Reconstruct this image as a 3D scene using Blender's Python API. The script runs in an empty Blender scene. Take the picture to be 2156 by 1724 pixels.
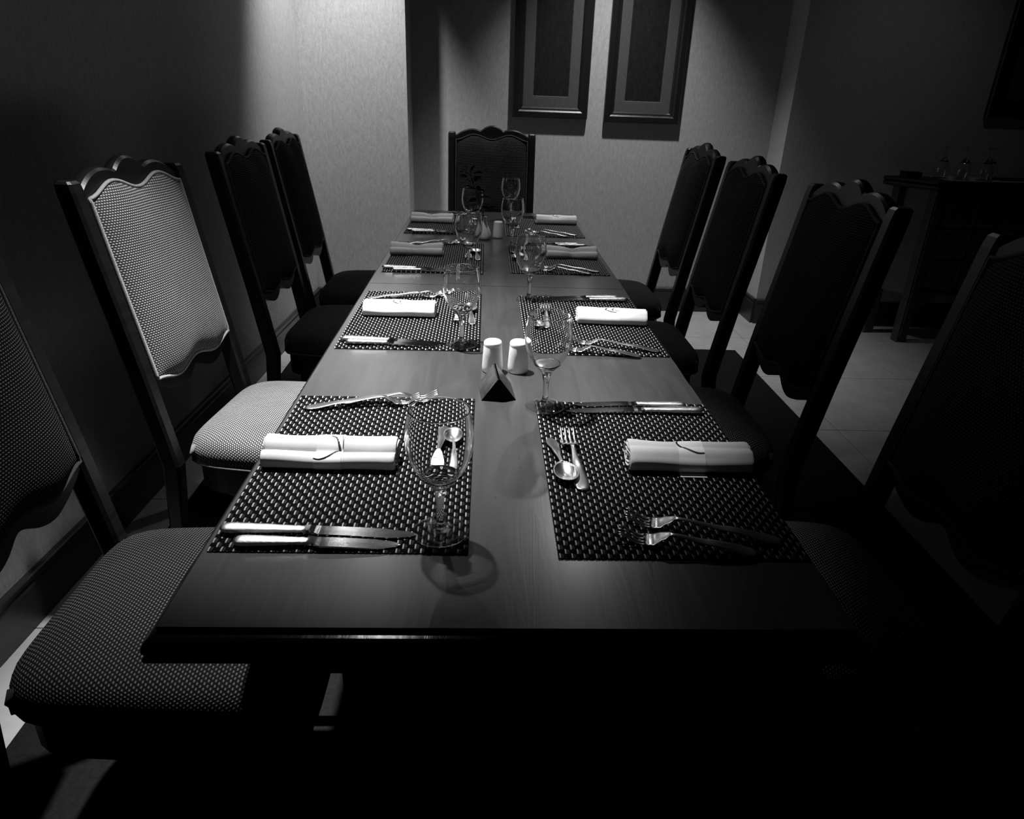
import bpy, bmesh, math, random
from mathutils import Vector, Matrix
random.seed(7)
C = bpy.context.scene.collection
scn = bpy.context.scene
PI = math.pi

# ---------------------------------------------------------------- camera, world, lights, exposure
PITCH, YAW, ROLL = 0.4267, 0.0463, 0.0369
F = Vector((math.sin(YAW)*math.cos(PITCH), math.cos(YAW)*math.cos(PITCH), -math.sin(PITCH)))
R0 = Vector((math.cos(YAW), -math.sin(YAW), 0)); U0 = R0.cross(F)
Rr = R0*math.cos(ROLL)+U0*math.sin(ROLL); Ur = -R0*math.sin(ROLL)+U0*math.cos(ROLL)
cd = bpy.data.cameras.new('camera'); cam = bpy.data.objects.new('camera', cd); C.objects.link(cam)
cd.sensor_fit = 'HORIZONTAL'; cd.sensor_width = 36; cd.lens = 1469.2/2156*36; cd.clip_start = .02
m = Matrix((Rr, Ur, -F)).transposed().to_4x4(); m.translation = Vector((-0.0354, -0.5486, 1.2422))
cam.matrix_world = m; scn.camera = cam

w = bpy.data.worlds.new('room_dark'); scn.world = w; w.use_nodes = True
w.node_tree.nodes['Background'].inputs[0].default_value = (1, 1, 1, 1)
w.node_tree.nodes['Background'].inputs[1].default_value = 0.0008

def spot(name, loc, tgt, power, angle, blend, size=.03):
    l = bpy.data.lights.new(name, 'SPOT'); l.energy = power; l.spot_size = math.radians(angle); l.spot_blend = blend
    l.shadow_soft_size = size
    o = bpy.data.objects.new(name, l); C.objects.link(o); o.location = loc
    o.rotation_euler = (Vector(tgt)-Vector(loc)).to_track_quat('-Z', 'Y').to_euler()
    l.cycles.is_caustics_light = True
    return o
spot('ceiling_spot_wall', (-.70, 3.14, 2.68), (-.84, 3.60, 0), 215, 60, .9)
spot('ceiling_spot_table', (-.42, .98, 2.68), (-.27, .84, .75), 820, 47, 1.0)
spot('table_lamp_spill', (-.42, .98, 2.67), (-.02, 1.9, .75), 34, 60, 1.0)
spot('ceiling_spot_pictures', (.60, 3.24, 2.68), (.66, 3.34, 0), 175, 76, 1.0)
# the same two wall lamps spill weakly across the table
spot('wall_lamp_spill', (-.70, 3.14, 2.66), (-.15, 1.95, .75), 32, 38, 1.0)
spot('wall_lamp_halo', (-.70, 3.14, 2.66), (-.1, .1, .75), 6, 60, 1.0)
spot('picture_lamp_halo', (.60, 3.24, 2.66), (.25, .2, .75), 12, 50, 1.0)
spot('picture_lamp_spill', (.60, 3.24, 2.66), (.10, 2.0, .75), 46, 40, 1.0)
spot('sideboard_fill_spot', (2.05, 2.75, 2.68), (2.15, 3.3, .5), 4, 80, 1.0)  # added fill lamp, brightens the right wall and sideboard
scn.view_settings.view_transform = 'Standard'; scn.view_settings.look = 'None'
scn.view_settings.gamma = 1; scn.view_settings.use_curve_mapping = False
scn.view_settings.exposure = 0.0

# ---------------------------------------------------------------- materials (the photograph is black and white)
def mat(name, g, rough=.6, metal=0, spec=.5, build=None, **kw):
    mt = bpy.data.materials.new(name); mt.use_nodes = True
    nt = mt.node_tree; b = nt.nodes['Principled BSDF']
    b.inputs['Base Color'].default_value = (g, g, g, 1); b.inputs['Roughness'].default_value = rough
    b.inputs['Metallic'].default_value = metal; b.inputs['Specular IOR Level'].default_value = spec
    for k, v in kw.items(): b.inputs[k.replace('_', ' ')].default_value = v
    if build: build(nt, b)
    return mt
def nd(nt, t, **kw):
    n = nt.nodes.new(t)
    for k, v in kw.items():
        if hasattr(n, k): setattr(n, k, v)
        else: n.inputs[k.replace('_', ' ')].default_value = v
    return n
def mapped(nt, scale, kind='Object'):
    tc = nt.nodes.new('ShaderNodeTexCoord'); mp = nt.nodes.new('ShaderNodeMapping')
    mp.inputs['Scale'].default_value = scale; nt.links.new(tc.outputs[kind], mp.inputs[0]); return mp
def ramp(nt, src, p0, g0, p1, g1):
    r = nt.nodes.new('ShaderNodeValToRGB'); e = r.color_ramp.elements
    e[0].position = p0; e[0].color = (g0, g0, g0, 1); e[1].position = p1; e[1].color = (g1, g1, g1, 1)
    nt.links.new(src, r.inputs[0]); return r
def bump(nt, b, src, dist, strength=1):
    n = nt.nodes.new('ShaderNodeBump'); n.inputs['Distance'].default_value = dist; n.inputs['Strength'].default_value = strength
    nt.links.new(src, n.inputs['Height']); nt.links.new(n.outputs[0], b.inputs['Normal']); return n
def math_(nt, op, a, bb=None):
    n = nt.nodes.new('ShaderNodeMath'); n.operation = op
    for i, x in enumerate((a, bb)):
        if x is None: continue
        if isinstance(x, (int, float)): n.inputs[i].default_value = x
        else: nt.links.new(x, n.inputs[i])
    return n.outputs[0]

def wall_b(lo, hi):
    def f(nt, b):
        mp = mapped(nt, (26, 26, 9)); n = nd(nt, 'ShaderNodeTexNoise', Scale=3.2, Detail=6, Roughness=.65); nt.links.new(mp.outputs[0], n.inputs[0])
        mp2 = mapped(nt, (160, 160, 30)); n2 = nd(nt, 'ShaderNodeTexNoise', Scale=2.5, Detail=3); nt.links.new(mp2.outputs[0], n2.inputs[0])
        s = math_(nt, 'ADD', math_(nt, 'MULTIPLY', n.outputs[0], .6), math_(nt, 'MULTIPLY', n2.outputs[0], .4))
        r = ramp(nt, s, .32, lo, .68, hi); nt.links.new(r.outputs[0], b.inputs['Base Color'])
        bump(nt, b, s, .0025, .6)
    return f
M_wall = mat('woven_wallpaper', .4, .85, spec=.2, build=wall_b(.33, .5))
M_ceil = mat('ceiling_paint', .25, .9, spec=.1, build=wall_b(.05, .07))
M_base = mat('baseboard_paint', .02, .35, spec=.5, build=lambda nt, b: bump(nt, b, nd(nt, 'ShaderNodeTexNoise', Scale=60, Detail=4).outputs[0], .0006))
def carpet_b(nt, b):
    mp = mapped(nt, (1, 1, 1)); n = nd(nt, 'ShaderNodeTexNoise', Scale=7, Detail=8, Roughness=.7); nt.links.new(mp.outputs[0], n.inputs[0])
    r = ramp(nt, n.outputs[0], .3, .30, .7, .40); nt.links.new(r.outputs[0], b.inputs['Base Color'])
    n2 = nd(nt, 'ShaderNodeTexNoise', Scale=500, Detail=3); nt.links.new(mp.outputs[0], n2.inputs[0]); bump(nt, b, n2.outputs[0], .0004, .4)
M_floor = mat('pale_stone_tile', .35, .7, spec=.25, build=carpet_b)
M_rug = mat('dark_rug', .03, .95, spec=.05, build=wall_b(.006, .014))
def wood_b(lo, hi, sc=(30, 3, 30), specks=True, bd=.0003):
    def f(nt, b):
        mp = mapped(nt, sc); n = nd(nt, 'ShaderNodeTexNoise', Scale=1.6, Detail=7, Roughness=.6, Distortion=.6); nt.links.new(mp.outputs[0], n.inputs[0])
        r = ramp(nt, n.outputs[0], .3, lo, .72, hi)
        if specks:
            mp2 = mapped(nt, (1, 1, 1)); v = nd(nt, 'ShaderNodeTexVoronoi', Scale=55); nt.links.new(mp2.outputs[0], v.inputs['Vector'])
            n3 = nd(nt, 'ShaderNodeTexNoise', Scale=40, Detail=1); nt.links.new(mp2.outputs[0], n3.inputs[0])
            sp = math_(nt, 'MULTIPLY', math_(nt, 'LESS_THAN', v.outputs['Distance'], .075), math_(nt, 'GREATER_THAN', n3.outputs[0], .56))
            mx = nt.nodes.new('ShaderNodeMix'); mx.data_type = 'RGBA'
            nt.links.new(sp, mx.inputs[0]); nt.links.new(r.outputs[0], mx.inputs[6]); mx.inputs[7].default_value = (.005, .005, .005, 1)
            nt.links.new(mx.outputs[2], b.inputs['Base Color'])
        else: nt.links.new(r.outputs[0], b.inputs['Base Color'])
        bump(nt, b, n.outputs[0], bd)
    return f
M_table = mat('polished_wood', .1, .3, spec=.9, build=wood_b(.026, .043), Coat_Weight=.8, Coat_Roughness=.22, Coat_IOR=1.6)
M_edge = mat('edge_wood', .06, .14, spec=.6, build=wood_b(.015, .028))
M_dark = mat('dark_stained_wood', .01, .36, spec=.3, build=wood_b(.004, .011, specks=False))
M_side = mat('sideboard_wood', .05, .4, spec=.35, build=wood_b(.035, .08, specks=False))
M_void = mat('black_gap_lining', .004, .9, spec=.05)  # plain near-black for floor base, placemat backing and stand ends
def fabric_b(lo, hi, px, py):
    def f(nt, b):
        uv = nt.nodes.new('ShaderNodeUVMap'); s = nt.nodes.new('ShaderNodeSeparateXYZ'); nt.links.new(uv.outputs[0], s.inputs[0])
        v = math_(nt, 'MULTIPLY', s.outputs[1], 1/py); row = math_(nt, 'FLOOR', v)
        u = math_(nt, 'ADD', math_(nt, 'MULTIPLY', s.outputs[0], 1/px), math_(nt, 'MULTIPLY', row, .5))
        fu = math_(nt, 'ABSOLUTE', math_(nt, 'SUBTRACT', math_(nt, 'FRACT', u), .5))
        fv = math_(nt, 'ABSOLUTE', math_(nt, 'SUBTRACT', math_(nt, 'FRACT', v), .5))
        d = math_(nt, 'ADD', math_(nt, 'POWER', math_(nt, 'MULTIPLY', fu, 2.5), 2), math_(nt, 'POWER', math_(nt, 'MULTIPLY', fv, 2.9), 2))
        h = math_(nt, 'SUBTRACT', 1, math_(nt, 'MINIMUM', d, 1))
        tc = nt.nodes.new('ShaderNodeTexCoord'); n = nd(nt, 'ShaderNodeTexNoise', Scale=14, Detail=5, Roughness=.6); nt.links.new(tc.outputs['Object'], n.inputs[0])
        hh = math_(nt, 'MULTIPLY', h, math_(nt, 'ADD', math_(nt, 'MULTIPLY', n.outputs[0], .9), .5))
        r = ramp(nt, hh, 0, lo, .85, hi); nt.links.new(r.outputs[0], b.inputs['Base Color'])
        bump(nt, b, h, .0018, .9)
    return f
M_fab = mat('dotted_chair_fabric', .2, .85, spec=.08, build=fabric_b(.002, .075, .0066, .005))
M_fab_lit = mat('chair_fabric_painted_lit', .3, .8, spec=.25, build=fabric_b(.03, .52, .0066, .005), Sheen_Weight=.1)  # same dotted fabric as the other chairs, recoloured as if strongly lit
M_pipe = mat('piping_cord', .035, .6, spec=.2, build=lambda nt, b: bump(nt, b, nd(nt, 'ShaderNodeTexVoronoi', Scale=240).outputs[0], .0015))
M_pipe_lit = mat('piping_cord_painted_lit', .45, .6, spec=.4, build=lambda nt, b: bump(nt, b, nd(nt, 'ShaderNodeTexVoronoi', Scale=240).outputs[0], .0015))  # same piping as the other chairs, bright light put into its colour
def micro(sc, d):
    return lambda nt, b: bump(nt, b, nd(nt, 'ShaderNodeTexNoise', Scale=sc, Detail=4).outputs[0], d)
M_weft = mat('black_vinyl_strand', .0012, .6, spec=.03, build=micro(300, .0002))
M_warpd = mat('grey_vinyl_strand', .005, .32, spec=.12, build=micro(300, .0002))
M_warpl = mat('pale_vinyl_strand', .3, .35, spec=.5, build=micro(300, .0002))
M_napk = mat('napkin_cloth', .82, .9, spec=.1, build=micro(900, .0006), Sheen_Weight=.2)
M_napd = mat('linen_napkin_cloth', .72, .9, spec=.1, build=micro(900, .0006))
M_paper = mat('paper_band', .74, .6, spec=.3, build=micro(200, .0001))
M_ink = mat('printed_ink', .02, .5, spec=.3, build=micro(200, .00005))
M_steel = mat('polished_cutlery', .66, .27, metal=1, build=micro(60, .00003))
M_steelb = mat('brushed_blade', .5, .12, metal=1, build=micro(60, .00004))
M_steelh = mat('satin_handle', .7, .26, metal=1, build=micro(90, .0002))
M_china = mat('white_china', .78, .25, spec=.5, build=micro(160, .0003))
def hole(nt, b): pass
M_leaf = mat('dark_leaf', .004, .7, spec=.05, build=micro(80, .0006))
M_art = mat('dark_print', .01, .5, spec=.2, build=wall_b(.006, .02))
M_mount = mat('picture_mount', .15, .8, spec=.2, build=wall_b(.06, .09))
M_frame = mat('black_picture_frame', .012, .3, spec=.5, build=micro(90, .0002))
def prism_b(nt, b):
    mp = mapped(nt, (1, 1, 1)); n = nd(nt, 'ShaderNodeTexNoise', Scale=45, Detail=6, Roughness=.7); nt.links.new(mp.outputs[0], n.inputs[0])
    r = ramp(nt, n.outputs[0], .42, .003, .66, .03); nt.links.new(r.outputs[0], b.inputs['Base Color'])
M_prism = mat('mottled_prism_card', .03, .25, spec=.5, build=prism_b)
M_cloth = mat('pale_runner', .3, .8, spec=.2, build=micro(400, .0005))
def glass_solid():
    mt = bpy.data.materials.new('solid_glass'); mt.use_nodes = True; nt = mt.node_tree; b = nt.nodes['Principled BSDF']
    b.inputs['Transmission Weight'].default_value = 1; b.inputs['Roughness'].default_value = 0; b.inputs['IOR'].default_value = 1.5
    b.inputs['Base Color'].default_value = (.97, .97, .97, 1); return mt
def glass_thin():
    mt = bpy.data.materials.new('thin_foot_glass'); mt.use_nodes = True; nt = mt.node_tree; b = nt.nodes['Principled BSDF']
    b.inputs['Transmission Weight'].default_value = 1; b.inputs['Roughness'].default_value = 0; b.inputs['IOR'].default_value = 1.45
    b.inputs['Base Color'].default_value = (1, 1, 1, 1)
    out = nt.nodes['Material Output']; t = nt.nodes.new('ShaderNodeBsdfTransparent'); t.inputs[0].default_value = (1, 1, 1, 1)
    mx = nt.nodes.new('ShaderNodeMixShader'); mx.inputs[0].default_value = .55
    nt.links.new(t.outputs[0], mx.inputs[1]); nt.links.new(b.outputs[0], mx.inputs[2]); nt.links.new(mx.outputs[0], out.inputs[0]); return mt
M_glass = glass_solid(); M_thin = glass_thin()

# ---------------------------------------------------------------- helpers
def thing(name, label, cat, loc=(0, 0, 0), rz=0, group=None):
    o = bpy.data.objects.new(name, None); C.objects.link(o); o.location = loc; o.rotation_euler = (0, 0, rz)
    o.empty_display_size = .05; o['label'] = label; o['category'] = cat
    if group: o['group'] = group
    return o
def tag(o, label, cat, group=None):
    o['label'] = label; o['category'] = cat
    if group: o['group'] = group
    return o
def obj(name, me, mt, parent=None, smooth=False, kind=None, label=None):
    if isinstance(me, bmesh.types.BMesh):
        bm = me; bmesh.ops.recalc_face_normals(bm, faces=bm.faces) if not smooth == 'keep' else None
        me = bpy.data.meshes.new(name); bm.to_mesh(me); bm.free()
    if mt: me.materials.append(mt)
    if smooth:
        for p in me.polygons: p.use_smooth = True
    o = bpy.data.objects.new(name, me); C.objects.link(o)
    if parent: o.parent = parent
    if kind: o['kind'] = kind
    if label: o['label'] = label
    return o
def pydata(verts, faces, uvs=None):
    me = bpy.data.meshes.new('mesh'); me.from_pydata([tuple(v) for v in verts], [], faces); me.update()
    if uvs:
        l = me.uv_layers.new(name='UVMap')
        for lo in me.loops: l.data[lo.index].uv = uvs[lo.vertex_index]
    return me
def fixn(me):
    bm = bmesh.new(); bm.from_mesh(me); bmesh.ops.recalc_face_normals(bm, faces=bm.faces); bm.to_mesh(me); bm.free(); return me
def box(bm, x0, x1, y0, y1, z0, z1, bev=0):
    r = bmesh.ops.create_cube(bm, size=1)
    for v in r['verts']:
        v.co = Vector((x0+(v.co.x+.5)*(x1-x0), y0+(v.co.y+.5)*(y1-y0), z0+(v.co.z+.5)*(z1-z0)))
    if bev:
        es = list({e for v in r['verts'] for e in v.link_edges})
        bmesh.ops.bevel(bm, geom=es, offset=bev, segments=2, affect='EDGES', profile=.5)
def boxo(name, dims, mt, parent=None, bev=0, **kw):
    bm = bmesh.new(); box(bm, *dims, bev=bev); return obj(name, bm, mt, parent, **kw)
def loft(rings, closed=True, caps=True):
    """rings: list of lists of points, same length"""
    n = len(rings[0]); vs = [p for r in rings for p in r]; fs = []
    for i in range(len(rings)-1):
        for j in range(n if closed else n-1):
            k = (j+1) % n; fs.append((i*n+j, i*n+k, (i+1)*n+k, (i+1)*n+j))
    if caps and closed: fs.append(tuple(range(n))[::-1]); fs.append(tuple(range((len(rings)-1)*n, len(rings)*n)))
    return vs, fs
def lathe(prof, seg=48, mtx=None):
    rings = [[Vector((r*math.cos(2*PI*j/seg), r*math.sin(2*PI*j/seg), z)) for j in range(seg)] for r, z in prof]
    vs, fs = loft(rings, True, False); return fixn(pydata(vs, fs))
def tube(pts, r, seg=8, rs=None):
    rings = []
    for i, p in enumerate(pts):
        p = Vector(p); a = Vector(pts[max(0, i-1)]); b = Vector(pts[min(len(pts)-1, i+1)]); d = (b-a).normalized()
        u = d.cross(Vector((0, 0, 1))); u = u.normalized() if u.length > 1e-4 else Vector((1, 0, 0)); v = d.cross(u)
        rr = rs[i] if rs else r
        rings.append([p+rr*(u*math.cos(2*PI*j/seg)+v*math.sin(2*PI*j/seg)) for j in range(seg)])
    return loft(rings)
def struct(name, me, mt, parent=None):
    o = obj(name, me, mt, parent)
    if parent is None: o['kind'] = 'structure'
    return o
def copy_thing(root, loc, rz, label, group=None):
    r = root.copy(); C.objects.link(r); r.location = loc; r.rotation_euler = (0, 0, rz); r['label'] = label
    if group: r['group'] = group
    for ch in list(root.children):
        c = ch.copy(); C.objects.link(c); c.parent = r
        for g in list(ch.children):
            d = g.copy(); C.objects.link(d); d.parent = c
    return r

# ---------------------------------------------------------------- the room
def slab(p, q, th, z0, z1):
    """wall from p to q (xy), thickness th to the left-hand side of p->q"""
    p = Vector(p); q = Vector(q); d = (q-p).normalized(); n = Vector((-d.y, d.x))*th
    ring = [p, q, q+n, p+n]; vs = [(v.x, v.y, z0) for v in ring]+[(v.x, v.y, z1) for v in ring]
    return fixn(pydata(vs, [(0, 1, 2, 3), (4, 5, 6, 7), (0, 1, 5, 4), (1, 2, 6, 5), (2, 3, 7, 6), (3, 0, 4, 7)]))
H = 2.75
boxf = bmesh.new(); box(boxf, -1.5, 4.3, -1.6, 4.2, -.1, -.006); floor = struct('floor', boxf, M_void)
tb = bmesh.new(); box(tb, -.2988, .2988, -.2988, .2988, -.008, 0, bev=.0012); tile_me = bpy.data.meshes.new('floor_tile'); tb.to_mesh(tile_me); tb.free(); tile_me.materials.append(M_floor)
for i in range(10):
    for j in range(10):
        x, y = -1.25+.6*i+.0, 3.53+.3-.6*j-.3+.0
        if x-.3 > 4.2: continue
        o = bpy.data.objects.new('floor_tile', tile_me); C.objects.link(o); o.location = (x, y, 0); o.parent = floor
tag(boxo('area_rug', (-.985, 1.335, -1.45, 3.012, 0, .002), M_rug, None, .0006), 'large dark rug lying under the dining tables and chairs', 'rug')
boxc = bmesh.new(); box(boxc, -1.5, 4.3, -1.6, 4.2, H, H+.08); struct('ceiling', boxc, M_ceil)
XL0, XL1 = (-1.236, -1.6), (-1.035, 3.60)
PIL, YB, YR, XR = (-.462, 3.50), 3.76, 3.535, 1.612
struct('wall_left', slab(XL0, XL1, .1, 0, H), M_wall)
# pillar between the left wall and the back wall
vs = [(-1.035, 3.60), PIL, (-.462, YB+.1), (-1.035, YB+.1)]
struct('wall_pillar', fixn(pydata([(x, y, 0) for x, y in vs]+[(x, y, H) for x, y in vs],
       [(0, 1, 2, 3), (4, 5, 6, 7), (0, 1, 5, 4), (1, 2, 6, 5), (2, 3, 7, 6), (3, 0, 4, 7)])), M_wall)
struct('wall_back', slab((-.462, YB), (XR, YB), .1, 0, H), M_wall)
bmr = bmesh.new(); box(bmr, XR, 4.3, YR, YB+.1, 0, H); struct('wall_right', bmr, M_wall)
def baseboard(name, p, q, h=.14, t=.016):
    p = Vector(p); q = Vector(q); d = (q-p).normalized(); n = Vector((d.y, -d.x))
    prof = [(0, 0), (t, 0), (t, h-.03), (t-.003, h-.024), (t-.003, h-.016), (t+.001, h-.012), (t+.001, h-.004), (t-.003, h), (0, h)]
    rings = [[Vector((a.x+n.x*u, a.y+n.y*u, z)) for u, z in prof] for a in (p, q)]
    vs, fs = loft(rings); return struct(name, fixn(pydata(vs, fs)), M_base)
baseboard('baseboard_left', XL0, XL1, .135)
baseboard('baseboard_pillar', XL1, PIL)
baseboard('baseboard_recess', PIL, (-.462, YB))
baseboard('baseboard_back', (-.462, YB), (XR, YB), .15)
baseboard('baseboard_return', (XR, YB), (XR, YR), .15)
baseboard('baseboard_right', (XR, YR), (4.3, YR), .15)

# ---------------------------------------------------------------- pictures
def picture(name, label, w_, h_, fb, mb, loc, rz, glint=None):
    t = thing(name, label, 'picture', loc, rz, 'framed pictures')
    # local: picture faces -y, x to the right, z up from bottom edge; y=0 is the wall
    def rect(x0, z0, x1, z1, y): return [Vector((x0, y, z0)), Vector((x1, y, z0)), Vector((x1, y, z1)), Vector((x0, y, z1))]
    rings = []
    for ins, y in [(0, 0), (0, -.024), (.004, -.03), (fb*.55, -.03), (fb*.7, -.022), (fb-.008, -.02), (fb, -.010)]:
        rings.append(rect(ins, ins, w_-ins, h_-ins, y))
    vs, fs = loft(rings, True, False); obj('frame', fixn(pydata(vs, fs)), M_frame, t)
    a, b = fb-.002, fb+mb
    rings = [rect(a, a, w_-a, h_-a, -.010), rect(b, b, w_-b, h_-b, -.010), rect(b+.002, b+.002, w_-b-.002, h_-b-.002, -.008)]
    vs, fs = loft(rings, True, False); obj('mount', fixn(pydata(vs, fs)), M_mount, t)
    boxo('print', (b-.005, w_-b+.005, -.0075, -.004, b-.005, h_-b+.005), M_art, t)
    return t
picture('framed_picture', 'tall narrow black-framed picture, left of the pair above the end chair', .425, 1.15, .057, .055, (.104, YB, 1.114), 0)
picture('framed_picture', 'tall narrow black-framed picture, right of the pair above the end chair', .43, 1.15, .057, .055, (.624, YB, 1.104), 0)
picture('framed_picture', 'dark framed picture cut off at the left edge on the side wall', .85, 1.0, .08, .09, (-1.181, .62, 1.10), PI/2-.0, None)
picture('framed_picture', 'dark framed picture cut off at the upper right above the sideboard', .8, 1.0, .09, .09, (2.69, YR, 1.20), 0)

# ---------------------------------------------------------------- tables
def rect_ring(x0, x1, y0, y1, o, z): return [Vector((x0-o, y0-o, z)), Vector((x1+o, y0-o, z)), Vector((x1+o, y1+o, z)), Vector((x0-o, y1+o, z))]
def make_table(label, y0, y1, rz=0, nose_near=True, nose_far=True):
    t = thing('dining_table', label, 'table', (0, y0, 0), rz, 'dining tables pushed end to end')
    L = y1-y0; hx = .354
    bm = bmesh.new(); box(bm, -hx, hx, 0, L, .726, .75); obj('tabletop', bm, M_table, t)
    prof = [(0, .7495), (.0002, .7440), (.002, .7435), (.007, .7425), (.0115, .739), (.014, .7335), (.0145, .7285), (.0125, .725), (.0125, .7225), (.0145, .7215), (.0145, .7165), (.010, .715), (-.03, .715)]
    def ring(o, z): # near and far ends can be plain where two tables meet
        on = o if nose_near else min(o, .001); of = o if nose_far else min(o, .001)
        return [Vector((-hx-o*.85, -on, z)), Vector((hx+o*.85, -on, z)), Vector((hx+o*.85, L+of, z)), Vector((-hx-o*.85, L+of, z))]
    rings = [ring(o, z) for o, z in prof]; vs, fs = loft(rings, True, False)
    obj('edge_moulding', fixn(pydata(vs, fs)), M_edge, t)
    bm = bmesh.new()
    for d in ((-.24, -.22, .10, L-.10), (.22, .24, .10, L-.10), (-.22, .22, .10, .12), (-.22, .22, L-.12, L-.10)): box(bm, *d, .62, .715)
    obj('apron', bm, M_dark, t)
    for sx in (-1, 1):
        for yy in (.28, L-.28):
            q = [[Vector((sx*.20+a*s*.5, yy+b*s*.5, z)) for a, b in ((-1, -1), (1, -1), (1, 1), (-1, 1))] for s, z in ((.034, .002), (.04, .05), (.058, .55), (.06, .62), (.06, .715))]
            vs, fs = loft(q); obj('leg', fixn(pydata(vs, fs)), M_dark, t)
    return t
make_table('long polished wooden table end nearest the viewer, set for four', 0, 1.357, 0, True, False)
make_table('second polished wooden table beyond the seam, carrying the vase', 1.360, 2.665, 0, False, True)

# ---------------------------------------------------------------- chairs (local: faces +x, seat centre at origin)
def xb(z):
    K = [(0, -.285), (.25, -.25), (.42, -.238), (.64, -.275), (.87, -.318), (1.06, -.352), (1.12, -.36)]
    for (a, xa), (b, xbb) in zip(K, K[1:]):
        if z <= b: s = (z-a)/(b-a); return xa+(xbb-xa)*s
    return K[-1][1]
HW = .183      # half width between posts
def crest_z(t):
    a = abs(t); c = 1.086-.026*(t/.31)**2; s = 1.069-.030*((a-.54)/.44)**2
    if a > .3: s2 = s
    else: s2 = max(s, 1.058)
    return max(c, s2, 1.036)
def pad_top(t): return 1.016+.024*math.sin(PI*min(abs(t), 1))**2+.004*(1-abs(t))
def pad_bot(t): return .625-.018*math.sin(PI*abs(t))**2
def rail_bot(t):
    a = abs(t); return .588+.022*max(0, (a-.72)/.28)**1.5-.016*math.sin(PI*min(a/.86, 1))**2+.012*math.exp(-(a/.14)**2)
def make_chair(label, fab, pip):
    t = thing('dining_chair', label, 'chair', (0, 0, 0), 0, 'carved high-back dining chairs')
    for sy in (-1, 1):   # rear legs run up as the back posts
        rings = []
        for z, wy, dx in ((.002, .030, .034), (.2, .032, .036), (.42, .036, .042), (.65, .036, .042), (.9, .037, .042), (1.03, .038, .042), (1.047, .036, .038), (1.052, .028, .028)):
            x = xb(z); yc = sy*(HW+.018)
            rings.append([Vector((x+a*dx/2, yc+b*wy/2, z)) for a, b in ((-1, -.7), (-.7, -1), (.7, -1), (1, -.7), (1, .7), (.7, 1), (-.7, 1), (-1, .7))])
        vs, fs = loft(rings); obj('back_post', fixn(pydata(vs, fs)), M_dark, t)
        q = [[Vector((.19+a*s/2, sy*.195+b*s/2, z)) for a, b in ((-1, -1), (1, -1), (1, 1), (-1, 1))] for s, z in ((.030, .002), (.034, .12), (.046, .33), (.046, .40))]
        vs, fs = loft(q); obj('front_leg', fixn(pydata(vs, fs)), M_dark, t)
        vs, fs = loft([[Vector((xb(.14)+.01, sy*.195+a, .14+b)) for a, b in ((-.011, -.014), (.011, -.014), (.011, .014), (-.011, .014))], [Vector((.18, sy*.195+a, .14+b)) for a, b in ((-.011, -.014), (.011, -.014), (.011, .014), (-.011, .014))]])
        obj('stretcher', fixn(pydata(vs, fs)), M_dark, t)
    # crest rail and lower rail: scalloped boards
    def board(name, zt, zb, th, x_off, n=56, rnd=.006):
        rings = []
        for i in range(n+1):
            u = -1+2*i/n; a = zt(u); b = zb(u); y = u*HW
            def P(z, s): return Vector((xb(z)+x_off+s*th/2, y, z))
            rings.append([P(b, -1), P(b, 1), P(a-rnd, 1), P(a-.001, .55), P(a, 0), P(a-.001, -.55), P(a-rnd, -1)])
        vs, fs = loft(rings); return obj(name, fixn(pydata(vs, fs)), M_dark, t)
    board('crest_rail', crest_z, lambda u: .97, .030, 0)
    board('lower_rail', lambda u: .66, rail_bot, .026, 0)
    # back pad
    n, mm = 26, 40; vs = []; fs = []; uv = []
    for i in range(mm+1):
        v = i/mm
        for j in range(n+1):
            u = -1+2*j/n; z = pad_bot(u)*(1-v)+pad_top(u)*v; y = u*(HW-.004)
            bul = (1-abs(u)**3.2)*(1-abs(2*v-1)**5)
            x = xb(z)+.012+.008+.03*bul**.8
            vs.append(Vector((x, y, z))); uv.append((y, z))
    for i in range(mm):
        for j in range(n): a = i*(n+1)+j; fs.append((a, a+1, a+n+2, a+n+1))
    k = len(vs)
    for i in range(mm+1):
        for j in range(n+1):
            p = vs[i*(n+1)+j]; vs.append(Vector((xb(p.z)-.012, p.y, p.z))); uv.append((p.y, p.z))
    for i in range(mm):
        for j in range(n): a = k+i*(n+1)+j; fs.append((a, a+n+1, a+n+2, a+1))
    per = [j for j in range(n+1)]+[i*(n+1)+n for i in range(1, mm+1)]+[mm*(n+1)+j for j in range(n-1, -1, -1)]+[i*(n+1) for i in range(mm-1, 0, -1)]
    for a, b in zip(per, per[1:]+per[:1]): fs.append((a, k+a, k+b, b))
    pad = obj('backrest', fixn(pydata(vs, fs, uv)), fab, t, smooth=True)
    pts = [vs[a]+Vector((.001, 0, 0)) for a in per]; pts.append(pts[0])
    v2, f2 = tube(pts, .0042, 6); obj('piping', fixn(pydata(v2, f2)), pip, pad, smooth=True)
    # seat rail and cushion
    out = [(-.215, -.165), (-.19, -.195), (.19, -.222), (.215, -.205), (.222, 0), (.215, .205), (.19, .222), (-.19, .195), (-.215, .165), (-.22, 0)]
    ns = 72
    def outline(s, z, sc=1.0, puff=0):
        pts = []
        for i in range(ns):
            a = 2*PI*i/ns; c, s_ = math.cos(a), math.sin(a); e = 6.0
            r = (abs(c)**e+abs(s_)**e)**(-1/e)
            hx = .218*sc; hy = (.212+.012*c)*sc
            pts.append(Vector((r*c*hx, r*s_*hy, z)))
        return pts
    rings = [outline(0, .345, .955), outline(0, .42, .955)]; vs, fs = loft(rings); obj('seat_rail', fixn(pydata(vs, fs)), M_dark, t)
    prof = [(.96, .415), (1.0, .420), (1.012, .435), (1.01, .452), (.985, .468), (.94, .478), (.86, .487), (.72, .4955), (.55, .502), (.36, .506), (.18, .508), (.05, .5085)]
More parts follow.
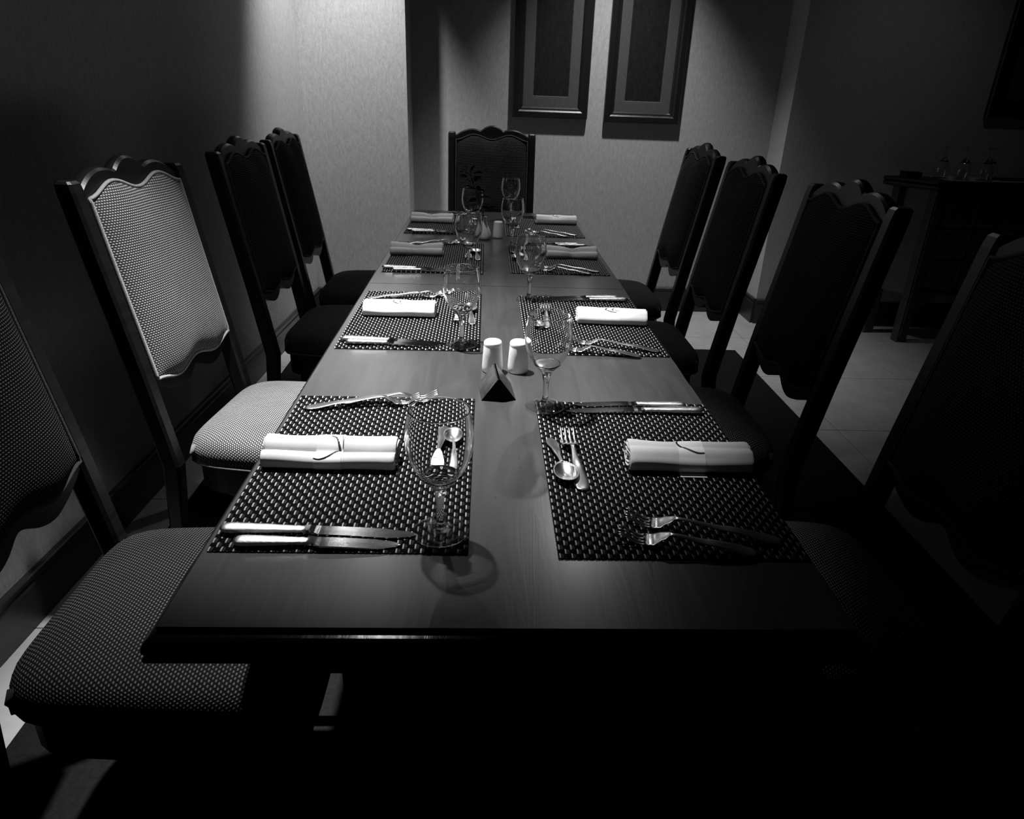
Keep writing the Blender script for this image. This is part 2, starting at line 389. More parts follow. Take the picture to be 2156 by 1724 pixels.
    rings = [outline(0, z, s) for s, z in prof]; vs, fs = loft(rings); uv = []
    for p in vs:
        sd = max(0, .478-p.z); r = math.hypot(p.x, p.y) or 1; uv.append((p.y+p.y/r*sd*.7, p.x+p.x/r*sd*.7))
    cush = obj('seat', fixn(pydata(vs, fs, uv)), fab, t, smooth=True)
    pts = outline(0, .421, 1.004); pts.append(pts[0]); v2, f2 = tube(pts, .004, 6); obj('piping', fixn(pydata(v2, f2)), pip, cush, smooth=True)
    for sy in (-1, 1): # corner cord beside the posts
        v2, f2 = tube([(-.196, sy*.186, .425), (-.198, sy*.188, .445), (-.192, sy*.184, .464)], .005, 6); obj('corner_cord', fixn(pydata(v2, f2)), pip, cush, smooth=True)
    return t
ch = make_chair('dark dotted carved chair nearest on the left, cut off by the frame edge', M_fab, M_pipe)
ch.location = (-.49, .375, 0)
bright = make_chair('brightly lit carved chair with dotted fabric coloured as lit, second on the left', M_fab_lit, M_pipe_lit)
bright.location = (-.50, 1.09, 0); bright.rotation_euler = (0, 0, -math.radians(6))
copy_thing(ch, (-.49, 1.86, 0), -math.radians(2), 'dark shadowed carved chair, third on the left, behind the brightly lit one')
copy_thing(ch, (-.50, 2.42, 0), 0, 'dark carved chair farthest on the left, against the lit pillar')
copy_thing(ch, (-.012, 2.88, 0), -PI/2, 'carved chair at the head of the table under the two pictures')
copy_thing(ch, (.48, 2.37, 0), PI, 'farthest carved chair on the right, back edge lit by the wall')
copy_thing(ch, (.465, 1.755, 0), PI, 'black silhouetted carved chair, second from the far end on the right')
copy_thing(ch, (.475, 1.115, 0), PI, 'dark carved chair on the right in front of the sideboard corner')
copy_thing(ch, (.49, .42, 0), PI, 'nearly black chair at the near right corner of the table')

# ---------------------------------------------------------------- placemats
def make_mat():
    W_, L_ = .30, .45; nc, nr = 42, 52; px, py = W_/nc, L_/nr; zc, am = .0012, .00075
    def warp(off, wd, dz):
        vs = []; fs = []
        for j in range(nc):
            x = -W_/2+(j+.5)*px+off; base = len(vs); k = 0
            for i in range(nr):
                s = 1 if (i+j) % 2 == 0 else -1
                for f, h in ((0, 0), (.22, .85*s), (.5, s), (.78, .85*s)):
                    y = -L_/2+(i+f)*py; z = zc+am*h+dz
                    vs += [(x-wd/2, y, z), (x+wd/2, y, z)]; k += 1
            vs += [(x-wd/2, L_/2, zc), (x+wd/2, L_/2, zc)]; k += 1
            fs += [(base+2*a, base+2*a+1, base+2*a+3, base+2*a+2) for a in range(k-1)]
        return pydata(vs, fs)
    vs = []; fs = []
    for i in range(nr):
        y = -L_/2+(i+.5)*py; base = len(vs); k = 0; wd = py*.88
        for j in range(nc):
            s = -1 if (i+j) % 2 == 0 else 1
            for f, h in ((0, 0), (.25, .8*s), (.75, .8*s)):
                x = -W_/2+(j+f)*px; z = zc+am*h
                vs += [(x, y-wd/2, z-.0003), (x, y, z+.0002), (x, y+wd/2, z-.0003)]; k += 1
        vs += [(W_/2, y-wd/2, zc), (W_/2, y, zc), (W_/2, y+wd/2, zc)]; k += 1
        for a in range(k-1):
            for q in (0, 1): fs.append((base+3*a+q, base+3*a+3+q, base+3*a+4+q, base+3*a+1+q))
    return warp(-.0016, .0017, .0003), warp(.0012, .0033, .0), pydata(vs, fs)
me_l, me_d, me_w = make_mat()
backing = bmesh.new(); box(backing, -.1495, .1495, -.2245, .2245, 0, .0004); me_b = bpy.data.meshes.new('backing'); backing.to_mesh(me_b); backing.free()
ROWS = ['nearest', 'second', 'third', 'farthest']
MATS = {('left', 0): (-.199, .347), ('left', 1): (-.193, 1.043), ('left', 2): (-.190, 1.712), ('left', 3): (-.192, 2.325),
        ('right', 0): (.206, .340), ('right', 1): (.203, 1.032), ('right', 2): (.190, 1.735), ('right', 3): (.190, 2.325)}
ZT = .7505; ZM = ZT+.0023
first = None
for (side, i), (x, y) in MATS.items():
    lab = f'black woven placemat under the {ROWS[i]} place setting on the {side}'
    if first is None:
        first = thing('placemat', lab, 'placemat', (x, y, ZT), 0, 'woven placemats')
        obj('backing', me_b, M_void, first)
        obj('weft_strands', me_w, M_weft, first, kind='stuff'); obj('grey_strands', me_d, M_warpd, first, kind='stuff'); obj('pale_strands', me_l, M_warpl, first, kind='stuff')
    else: copy_thing(first, (x, y, ZT), 0, lab)

# ---------------------------------------------------------------- cutlery (local: handle end at x=0, tip at x=L, lying on z=0)
def strip_loft(secs, n=10):
    """secs: (x, half width, z centre, thickness, cup)"""
    rings = []
    for x, hw, z, th, cup in secs:
        up = []; dn = []
        for j in range(n+1):
            s = -1+2*j/n; e = math.sqrt(max(0, 1-s*s)); zz = z+cup*s*s
            up.append(Vector((x, s*hw, zz+th/2*e))); dn.append(Vector((x, s*hw, zz-th/2*e)))
        rings.append(up+dn[-2:0:-1])
    vs, fs = loft(rings); return fixn(pydata(vs, fs))
def interp(K, x):
    if x <= K[0][0]: return K[0][1]
    for (a, p), (b, q) in zip(K, K[1:]):
        if x <= b: s = (x-a)/(b-a); s = s*s*(3-2*s); return p+(q-p)*s
    return K[-1][1]
def knife_mesh(L, hl):
    h = []
    for i in range(25):
        s = i/24; x = s*hl; w_ = interp([(0, .0035), (.04, .0078), (.12, .0092), (.5, .0082), (.8, .0066), (.9, .0060), (.93, .0072), (.96, .0056), (1, .0064)], s)
        h.append((x, w_, .0052+.0005, w_*1.15, 0))
    b = []
    bl = L-hl
    for i in range(23):
        s = i/22; x = hl-.001+s*(bl+.001); b.append((x, s))
    rings = []
    for x, s in b:
        lo = -interp([(0, .0055), (.06, .005), (.13, .0098), (.75, .0098), (.93, .006), (1, .0008)], s); hi = interp([(0, .0055), (.08, .0078), (.7, .0085), (.92, .0055), (1, .0003)], s)
        z = interp([(0, .0057), (.15, .0045), (1, .0012)], s); tt = interp([(0, .003), (.12, .0012), (1, .0005)], s)
        tilt = .0006
        rings.append([Vector((x, hi, z+tt)), Vector((x, (hi+lo)/2, z+tt)), Vector((x, lo, z+tt-.0001)), Vector((x, lo, z-tt)), Vector((x, hi, z-tt))])
    vs, fs = loft(rings)
    return strip_loft(h), fixn(pydata(vs, fs))
def fork_mesh(L):
    hd = .062; n0 = L-hd; secs = []
    zc = [(0, .0022), (.35*L, .0095), (n0, .0150), (n0+.008, .0105), (n0+.020, .0038), (n0+.034, .0028), (L, .0135)]
    for i in range(31):
        x = (n0+.028)*i/30
        w_ = interp([(0, .003), (.006, .0095), (.02, .0105), (.05, .0075), (.6*L, .0035), (n0-.002, .0030), (n0+.008, .0085), (n0+.018, .0128), (n0+.028, .0130)], x)
        secs.append((x, w_, interp(zc, x), .0024 if x < n0 else .0019, .0012 if x > n0 else 0))
    handle = strip_loft(secs)
    tines = []
    for k in range(4):
        yc = (-1.5+k)*.0069; ss = []
        for i in range(10):
            x = n0+.0275+(L-n0-.0275)*i/9; ss.append((x, .0024-.0013*i/9, interp(zc, x)+.0012*(yc/.013)**2, .0019-.0008*i/9, 0))
        me = strip_loft(ss, 4)
        for v in me.vertices: v.co.y += yc*(1-.06*(v.co.x-n0)/hd)
        tines.append(me)
    return handle, tines
def spoon_mesh(L):
    n0 = L-.052; secs = []
    for i in range(26):
        x = n0*i/25; w_ = interp([(0, .003), (.006, .0085), (.02, .0092), (.045, .0065), (.55*L, .0033), (n0, .0032)], x)
        secs.append((x, w_, interp([(0, .0022), (.4*L, .0085), (n0, .0095)], x), .0024, 0))
    handle = strip_loft(secs)
    vs = []; fs = []; A, B = .027, .0175; nr, ns = 9, 28
    for top in (1, 0):
        for i in range(nr+1):
            r = i/nr
            for j in range(ns):
                a = 2*PI*j/ns; cx = n0+.025+A*r*math.cos(a); cy = B*r*math.sin(a)*(1+.12*math.cos(a))
                z = .0012+.0085*r*r+(.0012 if top else 0); vs.append((cx, cy, z))
    o2 = (nr+1)*ns
    for i in range(nr):
        for j in range(ns):
            k = (j+1) % ns; a, b, c, d = i*ns+j, i*ns+k, (i+1)*ns+k, (i+1)*ns+j
            fs += [(a, b, c, d), (o2+d, o2+c, o2+b, o2+a)]
    for j in range(ns): k = (j+1) % ns; fs.append((nr*ns+j, nr*ns+k, o2+nr*ns+k, o2+nr*ns+j))
    return handle, fixn(pydata(vs, fs))
PROTO = {}
def cut(kind, label, p0, p1, group, z=ZM):
    """place a piece with its handle end at p0 pointing to p1"""
    p0 = Vector(p0); p1 = Vector(p1); rz = math.atan2(p1.y-p0.y, p1.x-p0.x)
    if kind not in PROTO:
        name, cat = {'knife_l': ('table_knife', 'knife'), 'knife_s': ('starter_knife', 'knife'), 'fork_l': ('table_fork', 'fork'), 'fork_s': ('starter_fork', 'fork'),
                     'fork_d': ('dessert_fork', 'fork'), 'spoon': ('dessert_spoon', 'spoon')}[kind]
        t = thing(name, label, cat, (p0.x, p0.y, z), rz, group)
        if kind[:5] == 'knife':
            a, b = knife_mesh(*((.234, .101) if kind == 'knife_l' else (.192, .086)))
            obj('handle', a, M_steelh, t, smooth=True); bl = obj('blade', b, M_steelb, t)
        elif kind[:4] == 'fork':
            h, ts = fork_mesh({'fork_l': .192, 'fork_s': .166, 'fork_d': .172}[kind]); obj('handle', h, M_steel, t, smooth=True)
            for q in ts: obj('tine', q, M_steel, t, smooth=True)
        else:
            h, b = spoon_mesh(.142); obj('handle', h, M_steel, t, smooth=True); obj('bowl', b, M_steel, t, smooth=True)
        PROTO[kind] = t; return t
    return copy_thing(PROTO[kind], (p0.x, p0.y, z), rz, label, group)
# left setting offsets measured on the nearest left mat (centre -.199,.347); the right one on the nearest right mat (.206,.340)
LSET = {'knife_l': ((-.345, .160), (-.111, .156)), 'knife_s': ((-.321, .134), (-.129, .135)),
        'fork_l': ((-.330, .515), (-.146, .548)), 'fork_s': ((-.276, .540), (-.116, .562)),
        'spoon': ((-.069, .292), (-.078, .44)), 'fork_d': ((-.094, .455), (-.100, .285))}
RSET = {'knife_l': ((.340, .525), (.106, .522)), 'knife_s': ((.316, .546), (.124, .549)),
        'fork_l': ((.333, .148), (.147, .190)), 'fork_s': ((.294, .124), (.132, .152)),
        'spoon': ((.070, .416), (.085, .28)), 'fork_d': ((.103, .262), (.097, .43))}
CN = {'knife_l': 'longer table knife', 'knife_s': 'shorter starter knife', 'fork_l': 'longer table fork', 'fork_s': 'shorter starter fork', 'spoon': 'small dessert spoon', 'fork_d': 'dessert fork across the top'}
GN = {'knife_l': 'table knives', 'knife_s': 'starter knives', 'fork_l': 'table forks', 'fork_s': 'starter forks', 'spoon': 'dessert spoons', 'fork_d': 'dessert forks'}
OVR = {('left', 1, 'knife_l'): ((-.335, .865), (-.101, .852)), ('left', 1, 'knife_s'): ((-.322, .845), (-.130, .840)),
       ('left', 1, 'fork_l'): ((-.333, 1.190), (-.145, 1.222)), ('left', 1, 'fork_s'): ((-.279, 1.204), (-.115, 1.236)),
       ('right', 1, 'fork_l'): ((.338, .832), (.150, .880)), ('right', 1, 'fork_s'): ((.290, .800), (.130, .830)),
       ('right', 1, 'knife_l'): ((.338, 1.222), (.104, 1.214)), ('right', 1, 'knife_s'): ((.316, 1.240), (.124, 1.236)),
       ('right', 1, 'spoon'): ((.077, 1.100), (.086, .962)), ('right', 1, 'fork_d'): ((.106, .968), (.116, 1.136))}
for (side, i), (mx, my) in MATS.items():
    S = LSET if side == 'left' else RSET; bx, by = (-.199, .347) if side == 'left' else (.206, .340)
    for k, (a, b) in S.items():
        if (side, i, k) in OVR: a, b = OVR[(side, i, k)]
        else:
            j = 0 if i == 0 else .006
            a = (a[0]-bx+mx+random.uniform(-j, j), a[1]-by+my+random.uniform(-j, j)*.4); b = (b[0]-bx+mx, b[1]-by+my+random.uniform(-j, j)*.6)
        cut(k, f'{CN[k]} on the {ROWS[i]} {side} placemat', a, b, GN[k])

# ---------------------------------------------------------------- napkins
def polar_outline(kind, n=40):
    if kind == 'double': cs = [(.0125, .0185, .0175), (-.0150, .0120, .0125)]
    elif kind == 'low': cs = [(.013, .0125, .0125), (-.013, .0125, .0125)]
    else: cs = [(.008, .0175, .0172), (-.008, .0165, .0162), (-.016, .0135, .0130), (.0165, .0135, .0130)]
    pts = []; c0 = (0, .011)
    for i in range(n):
        a = 2*PI*i/n; d = (math.cos(a), math.sin(a)); best = 0
        for cy, cz, r in cs:
            oy, oz = c0[0]-cy, c0[1]-cz; b = oy*d[0]+oz*d[1]; cc = oy*oy+oz*oz-r*r; disc = b*b-cc
            if disc >= 0: best = max(best, -b+math.sqrt(disc))
        y, z = c0[0]+d[0]*best, c0[1]+d[1]*best; pts.append((y, max(z, 0)))
    return pts
def napkin(label, kind, L, loc, rz, mt, logo=None, pinch=0, seed=0, sc=1.0, tab=False):
    rnd = random.Random(seed)
    t = thing('rolled_napkin', label, 'napkin', loc, rz, 'rolled napkins')
    o = [(y*sc, z*sc) for y, z in polar_outline(kind, 48)]; nx = 40
    ph = [rnd.uniform(0, 6) for _ in range(6)]
    def sect(x, s, k=1.0):
        u = x/L; p = 1-pinch*math.exp(-((u-.5)/.12)**2)
        res = []
        for i, (y, z) in enumerate(o):
            a = 2*PI*i/len(o); wv = 1+.02*math.sin(3*a+7*u+ph[0])+.015*math.sin(2*a-11*u+ph[1])
            fl = 1+.3*pinch*abs(u-.5)
            sag = 1-.06*math.sin(PI*u)
            res.append(Vector((x-L/2, y*s*p*wv*fl, max(0, (z*(.25+.75*s) + (1-s)*.006)*(1-.55*(1-p))*wv*sag))))
        return res
    rings = []
    ends = [(0, .90), (.0015, .97), (.005, 1)]
    rings.append(sect(.004, .80)); rings.append(sect(.001, .86))
    for x, s in ends: rings.append(sect(x, s))
    for i in range(1, nx): rings.append(sect(.005+(L-.01)*i/nx, 1))
    for x, s in ends[::-1]: rings.append(sect(L-x, s))
    rings.append(sect(L-.001, .86)); rings.append(sect(L-.004, .80))
    vs, fs = loft(rings); body = obj('cloth', fixn(pydata(vs, fs)), mt, t, smooth=True)
    # spiral of cloth edges showing at each end
    for e, x0, dx in ((0, .004, -.0045), (1, L-.004, .0045)):
        vs = []; fs = []; N = 70
        base = sect(L*.02 if e == 0 else L*.98, 1)
        cy = sum(p.y for p in base)/len(base); cz = sum(p.z for p in base)/len(base)
        for i in range(N):
            s = .84-.7*i/N; q = base[(i*2) % len(base)]; y = cy+(q.y-cy)*s; z = cz+(q.z-cz)*s; s2 = s-.05
            y2 = cy+(q.y-cy)*s2; z2 = cz+(q.z-cz)*s2; jag = 1+.5*math.sin(i*.5)
            for yy, zz in ((y, z), (y2, z2)):
                vs += [(x0-L/2-dx*.3, yy, zz), (x0-L/2+dx*jag, yy, zz)]
        for i in range(N-1):
            a = 4*i; b = a+4
            for p, q in ((0, 1), (1, 3), (3, 2), (2, 0)): fs.append((a+p, a+q, b+q, b+p))
        obj('rolled_edge', fixn(pydata(vs, fs)), mt, t)
    # paper band
    bw = .038*(1 if not pinch else .9)*sc; rings = []
    oc = [(y*sc, z*sc) for y, z in polar_outline('single' if kind == 'single' else kind, 48)]
    def bsect(x, off=.0007):
        r = sect(L/2+x, 1); n = len(r); out = []
        for i, p in enumerate(r):
            a, b = r[i-1], r[(i+1) % n]; tn = Vector((0, b.y-a.y, b.z-a.z)); nn = Vector((0, tn.z, -tn.y)); nn = nn.normalized() if nn.length > 1e-9 else Vector((0, 0, 1))
            out.append(Vector((p.x, p.y+nn.y*off, max(.0002, p.z+nn.z*off))))
        return out
    if kind == 'double':   # the band spans the groove
        def bs2(x, off=.0007):
            r = bsect(x, off); top = max(range(len(r)), key=lambda i: r[i].z if r[i].y > 0 else -1)
            front = [i for i in range(len(r)) if r[i].y < 0]; fl = max(front, key=lambda i: r[i].z-r[i].y*.3)
            i0, i1 = sorted((top, fl))
            for i in range(i0+1, i1):
                f = (i-i0)/(i1-i0); q = r[i0].lerp(r[i1], f); q.z += .003*math.sin(PI*f)
                if q.z > r[i].z: r[i] = q
            return r
    else: bs2 = bsect
    for i in range(9): rings.append(bs2(-bw/2+bw*i/8))
    vs, fs = loft(rings, True, False); band = obj('paper_band', fixn(pydata(vs, fs)), M_paper if mt is M_napk else mt, t, smooth=True)
    if tab: boxo('band_end', (-bw*.45, bw*.55, -.036*sc, -.02*sc, .0002, .0009), M_paper, t)
    if logo:   # thin printed arcs lying on the band: list of polylines in (x fraction, outline index fraction)
        vs = []; fs = []
        for pl, wd in logo:
            pp = []
            for k in range(25):
                f = k/24*(len(pl)-1); i = min(int(f), len(pl)-2); g = f-i
                # catmull-rom for smooth arcs
                P = [pl[max(i-1, 0)], pl[i], pl[i+1], pl[min(i+2, len(pl)-1)]]
                c = [.5*((2*P[1][q])+(-P[0][q]+P[2][q])*g+(2*P[0][q]-5*P[1][q]+4*P[2][q]-P[3][q])*g*g+(-P[0][q]+3*P[1][q]-3*P[2][q]+P[3][q])*g**3) for q in (0, 1)]
                pp.append(c)
            def onband(c):
                x = -bw/2+bw*min(max(c[0], 0), 1); r = bs2(x, .0011); a = c[1]/360*len(r); i = int(a) % len(r); return r[i].lerp(r[(i+1) % len(r)], a-int(a))
            W3 = [onband(c) for c in pp]
            b0 = len(vs)
            for k, p in enumerate(W3):
                d = (W3[min(k+1, 24)]-W3[max(k-1, 0)]).normalized(); nrm = Vector((0, p.y, p.z-.008)).normalized(); s = d.cross(nrm).normalized()
                wk = wd*(.55+.45*math.sin(PI*k/24)); vs += [p-s*wk/2, p+s*wk/2]
            fs += [(b0+2*k, b0+2*k+1, b0+2*k+3, b0+2*k+2) for k in range(24)]
        obj('printed_arc', pydata(vs, fs), M_ink, band)
    return t
arcL = [([(.0, 160), (.2, 163), (.45, 157), (.65, 146), (.8, 131), (.88, 112), (.84, 92), (.72, 74), (.5, 66)], .0036), ([(.90, 60), (.97, 80), (.99, 104)], .0012)]
arcR = [([(.10, 60), (.03, 72), (.06, 84), (.22, 102), (.45, 118), (.72, 128), (.98, 128)], .0034)]
arcS = [([(.25, 70), (.1, 88), (.2, 108), (.42, 122), (.75, 126)], .0036), ([(.65, 72), (.52, 88), (.65, 102), (.95, 104)], .003)]
napkin('large double-rolled white napkin with arc-printed band on the nearest left placemat', 'double', .186, (-.249, .334, ZM), math.radians(-1), M_napk, arcL, seed=1)
napkin('single-rolled white napkin with arc-printed band on the nearest right placemat', 'single', .178, (.265, .340, ZM), math.radians(-1), M_napk, arcR, seed=2, tab=True)
napkin('white rolled napkin on the second left placemat', 'single', .168, (-.235, 1.062, ZM), math.radians(-1), M_napk, arcS, seed=3, sc=.98)
napkin('white rolled napkin on the second right placemat', 'single', .164, (.265, 1.036, ZM), math.radians(-3), M_napk, arcS, seed=4, sc=.98)
napkin('pinched two-fold napkin on the third left placemat', 'double', .168, (-.258, 1.735, ZM), math.radians(1), M_napd, pinch=.42, seed=5, sc=.98)
napkin('pinched two-fold napkin on the third right placemat', 'double', .166, (.248, 1.745, ZM), math.radians(0), M_napd, pinch=.42, seed=6, sc=.98)
napkin('pinched two-fold napkin on the farthest left placemat', 'double', .168, (-.252, 2.345, ZM), math.radians(-2), M_napd, pinch=.42, seed=7, sc=.98)
napkin('bright rolled napkin on the farthest right placemat', 'single', .166, (.254, 2.39, ZM), 0, M_napk, arcS, seed=8)

# ---------------------------------------------------------------- wine glasses
def make_glass(label, loc):
    t = thing('wine_glass', label, 'glass', loc, 0, 'wine glasses on the table')
    outer = [(.0045, .0640), (.0100, .0665), (.0165, .0720), (.0240, .0805), (.0310, .0920), (.0362, .1050), (.0390, .1180), (.0396, .1280), (.0388, .1390), (.0372, .1500), (.0356, .1590), (.0350, .1630)]
    def smooth(p, k=3):
        q = []
        for i in range(len(p)-1):
            P = [p[max(i-1, 0)], p[i], p[i+1], p[min(i+2, len(p)-1)]]
            for s in range(k):
                g = s/k; q.append(tuple(.5*((2*P[1][a])+(-P[0][a]+P[2][a])*g+(2*P[0][a]-5*P[1][a]+4*P[2][a]-P[3][a])*g*g+(-P[0][a]+3*P[1][a]-3*P[2][a]+P[3][a])*g**3) for a in (0, 1)))
        q.append(p[-1]); return q
    so = smooth(outer); 
    si = [(max(r-.0012, .0005), z+.0007) for r, z in so]; obj('bowl', lathe(so+[(.0345, .1635)]+si[::-1]+[so[0]], 64), M_glass, t, smooth='keep')
    # rim bead
    obj('rim', lathe([(.0349+.0006*math.cos(a), .1632+.0006*math.sin(a)) for a in [2*PI*i/8 for i in range(9)]], 64), M_glass, t, smooth='keep')
    # stem with flared top forming the thick base of the bowl
    stem = [(.0002, .0085), (.0085, .0088), (.0068, .0110), (.0058, .0135), (.0048, .018), (.0045, .030), (.0048, .042), (.0056, .050), (.0072, .0580), (.0105, .0650), (.0165, .0712), (.0230, .0785), (.0226, .0790), (.0155, .0745), (.0090, .0718), (.0002, .0705)]
    obj('stem', lathe(smooth(stem, 2), 48), M_glass, t, smooth='keep')
    foot = [(.0002, .0004), (.025, .0004), (.0325, .0006), (.0332, .0012), (.0325, .0019), (.024, .0028), (.0165, .0042), (.0130, .0062), (.0100, .0080), (.0060, .0086), (.0002, .0086)]
    obj('foot', lathe(smooth(foot, 2), 56), M_thin, t, smooth='keep')
    return t
GL = [('left', 0, (-.084, .164)), ('left', 1, (-.082, .855)), ('left', 2, (-.085, 1.530)), ('left', 3, (-.086, 2.11)),
      ('right', 0, (.071, .542)), ('right', 1, (.079, 1.215)), ('right', 2, (.055, 1.890)), ('right', 3, (.066, 2.49))]
g0 = None
for side, i, (x, y) in GL:
    lab = f'clear stemmed wine glass beside the {ROWS[i]} {side} placemat, by the knife tips'
    onmat = True if side == 'left' else True
    z = ZM if side == 'left' else ZM
    if g0 is None: g0 = make_glass(lab, (x, y, z))
    else: copy_thing(g0, (x, y, z), 0, lab)

# ---------------------------------------------------------------- shakers, prism stand, vase
def shaker(label, loc, holes, body_s=1.0):
    t = thing('ceramic_shaker', label, 'shaker', loc, 0, 'white ceramic shakers')
    prof = [(.0002, 0), (.0175, 0), (.0192, .0012), (.0200, .004), (.0200, .012), (.0188, .032), (.0176, .0505), (.0172, .052), (.0175, .0535), (.0172, .0575), (.0160, .0605), (.0135, .0620), (.008, .0628), (.0002, .0630)]
    obj('body', lathe([(r*body_s, z*body_s) for r, z in prof], 48), M_china, t, smooth='keep')
    bm = bmesh.new()
    for hx, hy in holes:
        bmesh.ops.create_cone(bm, cap_ends=True, segments=8, radius1=.0006, radius2=.0006, depth=.0005, matrix=Matrix.Translation((hx, hy, .0630*body_s)))
    obj('pour_hole', bm, M_ink, t)
    return t
shaker('white ceramic shaker with a single hole, behind the dark triangular stand', (-.018, .712, ZT), [(0, 0)])
shaker('white ceramic shaker with two holes, beside the second right wine glass foot', (.0315, .712, ZT), [(-.006, .003), (.004, -.003)])
shaker('small white ceramic shaker beside the vase at the far end', (.010, 2.065, ZT), [(0, 0)], .95)
t = thing('triangular_table_stand', 'dark triangular prism stand in front of the two white shakers', 'stand', (-.0075, .570, ZT), math.radians(5))
def tri(y, k=1.0): return [Vector((a*k, y, b)) for a, b in ((-.0305, 0), (.0305, 0), (.003, .0375), (.0012, .039), (-.0012, .039), (-.003, .0375))]
vs, fs = loft([tri(0), tri(.078)], True, False); obj('card', fixn(pydata(vs, fs)), M_prism, t)
vs, fs = loft([tri(.0005, .985), tri(.077, .985)]); obj('end_panel', fixn(pydata(vs, fs)), M_void, t, label='black end face')
t = thing('bud_vase', 'small pear-shaped white vase holding a dark leafy sprig at the far end', 'vase', (-.040, 2.030, ZT))
obj('body', lathe([(.0002, 0), (.018, 0), (.0225, .004), (.0245, .012), (.0235, .022), (.0185, .036), (.012, .050), (.0075, .062), (.006, .072), (.0072, .080), (.0062, .080), (.005, .070), (.004, .03), (.0002, .02)], 40), M_china, t, smooth='keep')
sp = thing('leafy_sprig', 'dark sprig of small leaves standing in the white bud vase', 'plant', (-.040, 2.030, ZT+.004))
pts = [(0, 0, .022), (-.003, 0, .070), (-.010, -.002, .10), (-.022, -.005, .135), (-.038, -.006, .175), (-.050, -.006, .215), (-.054, -.006, .232)]
vs, fs = tube(pts, .0013, 6); obj('stem', fixn(pydata(vs, fs)), M_leaf, sp, smooth=True)
def leaf(p, d, L, wd, rll):
    d = Vector(d).normalized(); s = d.cross(Vector((0, 0, 1))).normalized(); n = s.cross(d); s = s*math.cos(rll)+n*math.sin(rll); n = s.cross(d)
    vs = []; fs = []; p = Vector(p)
    for i in range(7):
        f = i/6; w_ = wd*math.sin(PI*min(1, f*.96+.03))**.8; c = p+d*L*f-Vector((0, 0, 1))*L*.25*f*f
        vs += [c-s*w_+n*.0012, c-n*.0006, c+s*w_+n*.0012, c-n*.0018]
    for i in range(6):
        a = 4*i; b = a+4
        for q, r in ((0, 1), (1, 2), (2, 3), (3, 0)): fs.append((a+q, a+r, b+r, b+q))
    return fixn(pydata(vs, fs))
rl = random.Random(5)
for k in range(26):
    f = .30+.70*k/25; i = f*(len(pts)-1); a = min(int(i), len(pts)-2); p = Vector(pts[a]).lerp(Vector(pts[a+1]), i-a)
    ang = k*2.4; L = rl.uniform(.022, .04); d = (math.cos(ang), .45*math.sin(ang), rl.uniform(-.1, .8))
    br = p+Vector(d)*rl.uniform(.004, .02)
    obj('leaf', leaf(br, d, L, rl.uniform(.006, .010), rl.uniform(-1, 1)), M_leaf, sp)

# ---------------------------------------------------------------- sideboard with upturned glasses
sb = thing('sideboard', 'dark wooden drawer sideboard against the wall at the right', 'sideboard', (2.345, 3.215, 0), math.radians(3))
SW, SD = 1.3, .235
def sbp(name, dims, m=M_side, bev=0, parent=sb): return boxo(name, dims, m, parent, bev)
def prism_xy(name, pts, z0, z1, m):
    v2, f2 = loft([[Vector((x, y, z)) for x, y in pts] for z in (z0, z1)]); return obj(name, fixn(pydata(v2, f2)), m, sb)
prism_xy('carcass', [(.03, .022), (SW-.02, .022), (SW-.02, SD), (-.09, SD)], .27, .845, M_side)
vs, fs = loft([[Vector((x, y, z)) for x, y in ((-o+.01, -o-.0), (SW+.02+o, -o), (SW+.02+o, SD), (-o-.13, SD))] for o, z in ((.012, .842), (.030, .848), (.036, .856), (.036, .866), (.030, .872), (.040, .878), (.040, .888), (.034, .892))])
obj('top', fixn(pydata(vs, fs)), M_dark, sb)
for x0 in (.0, SW-.06):
    for y0 in (.0, SD-.06):
        lx = x0-.10 if (y0 > 0 and x0 == 0) else x0
        leg = sbp('leg', (lx, lx+.06, y0, y0+.06, 0, .842), bev=.004)
    for q in (.012, .036): boxo('flute', (x0+q, x0+q+.012, -.005, .002, .03, .80), M_side, sb, .002)
# scalloped apron
rings = []
for i in range(61):
    x = .06+(SW-.12)*i/60; u = (x-.06)/(SW-.12); zz = .27-.11*(1-min(1, math.sin(PI*u)*3.2))+.015*abs(math.sin(PI*u*7))
    rings.append([Vector((x, .008, zz)), Vector((x, .024, zz)), Vector((x, .024, .29)), Vector((x, .008, .29))])
vs, fs = loft(rings); obj('apron', fixn(pydata(vs, fs)), M_side, sb)
def drawer(x0, x1, z0, z1):
    rings = [[Vector((x0+i, y, z0+i)), Vector((x1-i, y, z0+i)), Vector((x1-i, y, z1-i)), Vector((x0+i, y, z1-i))] for i, y in ((0, .022), (0, .006), (.006, .002), (.014, .002), (.02, .007), (.026, .004))]
    vs, fs = loft(rings); d = obj('drawer', fixn(pydata(vs, fs)), M_side, sb)
    cx, cz = (x0+x1)/2, (z0+z1)/2
    me = lathe([(.0002, .0), (.006, .001), (.006, .010), (.013, .016), (.013, .021), (.008, .026), (.0002, .027)], 16)
    for v in me.vertices: v.co = Vector((v.co.x+cx, -v.co.z+.004, v.co.y+cz))
    obj('knob', me, M_dark, d, smooth=True)
xs = [.085+.194*i for i in range(6)]
for x in xs: drawer(x+.004, x+.186, .655, .815)
for x in (xs[0], xs[-1]):
    drawer(x+.004, x+.186, .485, .640); drawer(x+.004, x+.186, .320, .470)
for x in (xs[1], xs[3]):
    rings = [[Vector((x+.01+i, y, .325+i)), Vector((x+.38-i, y, .325+i)), Vector((x+.38-i, y, .637-i)), Vector((x+.01+i, y, .637-i))] for i, y in ((0, .022), (0, .006), (.04, .002), (.055, .010))]
    vs, fs = loft(rings); obj('door', fixn(pydata(vs, fs)), M_side, sb)
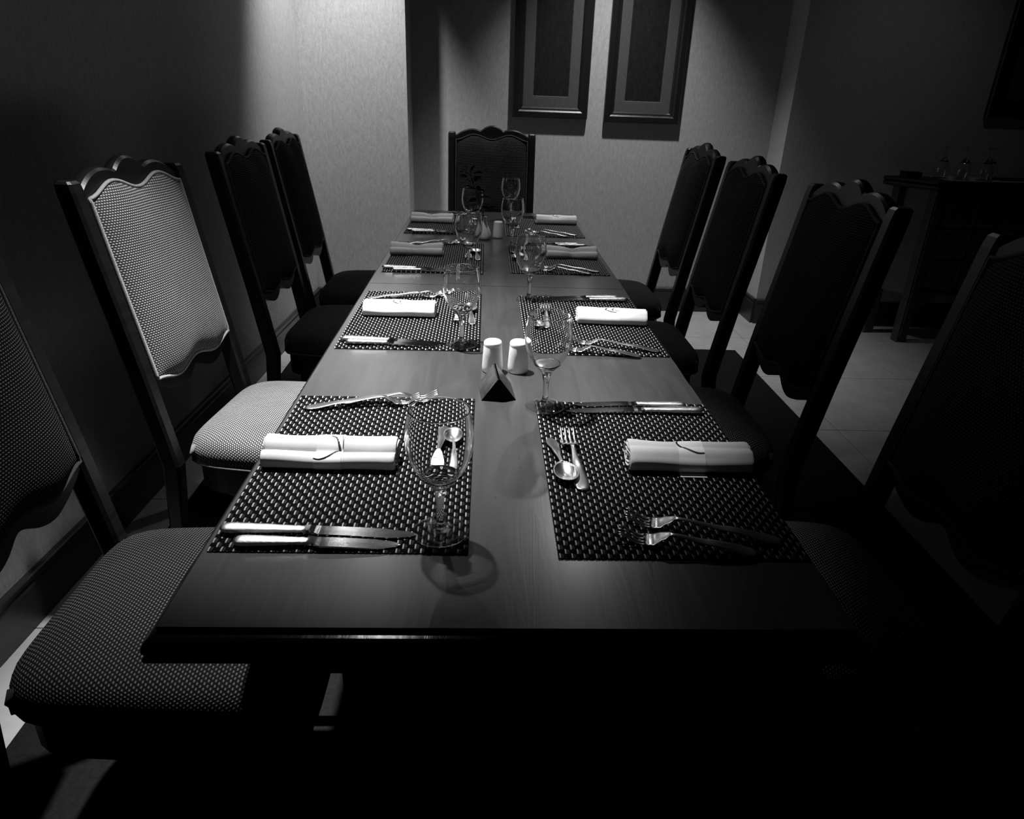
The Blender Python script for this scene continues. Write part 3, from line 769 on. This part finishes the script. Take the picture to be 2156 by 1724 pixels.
sbp('moulding', (-.004, SW+.004, -.006, .02, .818, .842), bev=.004)
def sbw(x, y, z=.8925): 
    a = math.radians(3); return (2.345+x*math.cos(a)-y*math.sin(a), 3.215+x*math.sin(a)+y*math.cos(a), z)
tag(boxo('runner_cloth', (0, 1.0, 0, .24, 0, .003), M_cloth, None, 0), 'pale flat runner under the upturned glasses on the sideboard', 'cloth')
ro = bpy.data.objects['runner_cloth']; ro.location = sbw(.07, .0); ro.rotation_euler = (0, 0, math.radians(3))
ug0 = None
UL = ['leftmost', 'second from the left', 'middle', 'second from the right', 'rightmost']
for k, (x, y) in enumerate([(.085, .13), (.155, .06), (.225, .15), (.275, .05), (.345, .11)]):
    lab = f'upturned wine glass on the sideboard, {UL[k]} of the five'
    p = sbw(x, y, .896+.1634)
    if ug0 is None:
        ug0 = copy_thing(g0, p, 0, lab, 'upturned glasses on the sideboard'); ug0.name = 'upturned_glass'; ug0.rotation_euler = (PI, 0, 0)
    else:
        c = copy_thing(ug0, p, 0, lab); c.rotation_euler = (PI, 0, .5*k)
pt = thing('serving_tray', 'flat dark tray lying on the sideboard right of the upturned glasses', 'tray', sbw(.47, .10, .8965), .1)
vs, fs = loft([[Vector((a*s, b*s*.6, z)) for a, b in ((-1, -1), (1, -1), (1, 1), (-1, 1))] for s, z in ((.075, 0), (.09, .008), (.087, .008), (.073, .003))]); obj('tray_body', fixn(pydata(vs, fs)), M_dark, pt)
bk = thing('wooden_box', 'small dark wooden box on the back left corner of the sideboard', 'box', sbw(-.10, .14, .8925), 0)
boxo('box_body', (0, .085, 0, .07, 0, .022), M_dark, bk, .002); boxo('box_lid', (-.002, .087, -.002, .072, .022, .028), M_dark, bk, .001)
for o in bpy.data.objects:
    n = o.name.split('.')[0]
    if n in ('bowl',) and o.type == 'MESH' and M_glass.name in o.data.materials: o.cycles.is_caustics_caster = True
    if n in ('tabletop', 'backing', 'weft_strands', 'pale_strands', 'grey_strands'): o.cycles.is_caustics_receiver = True
bpy.context.view_layer.update()
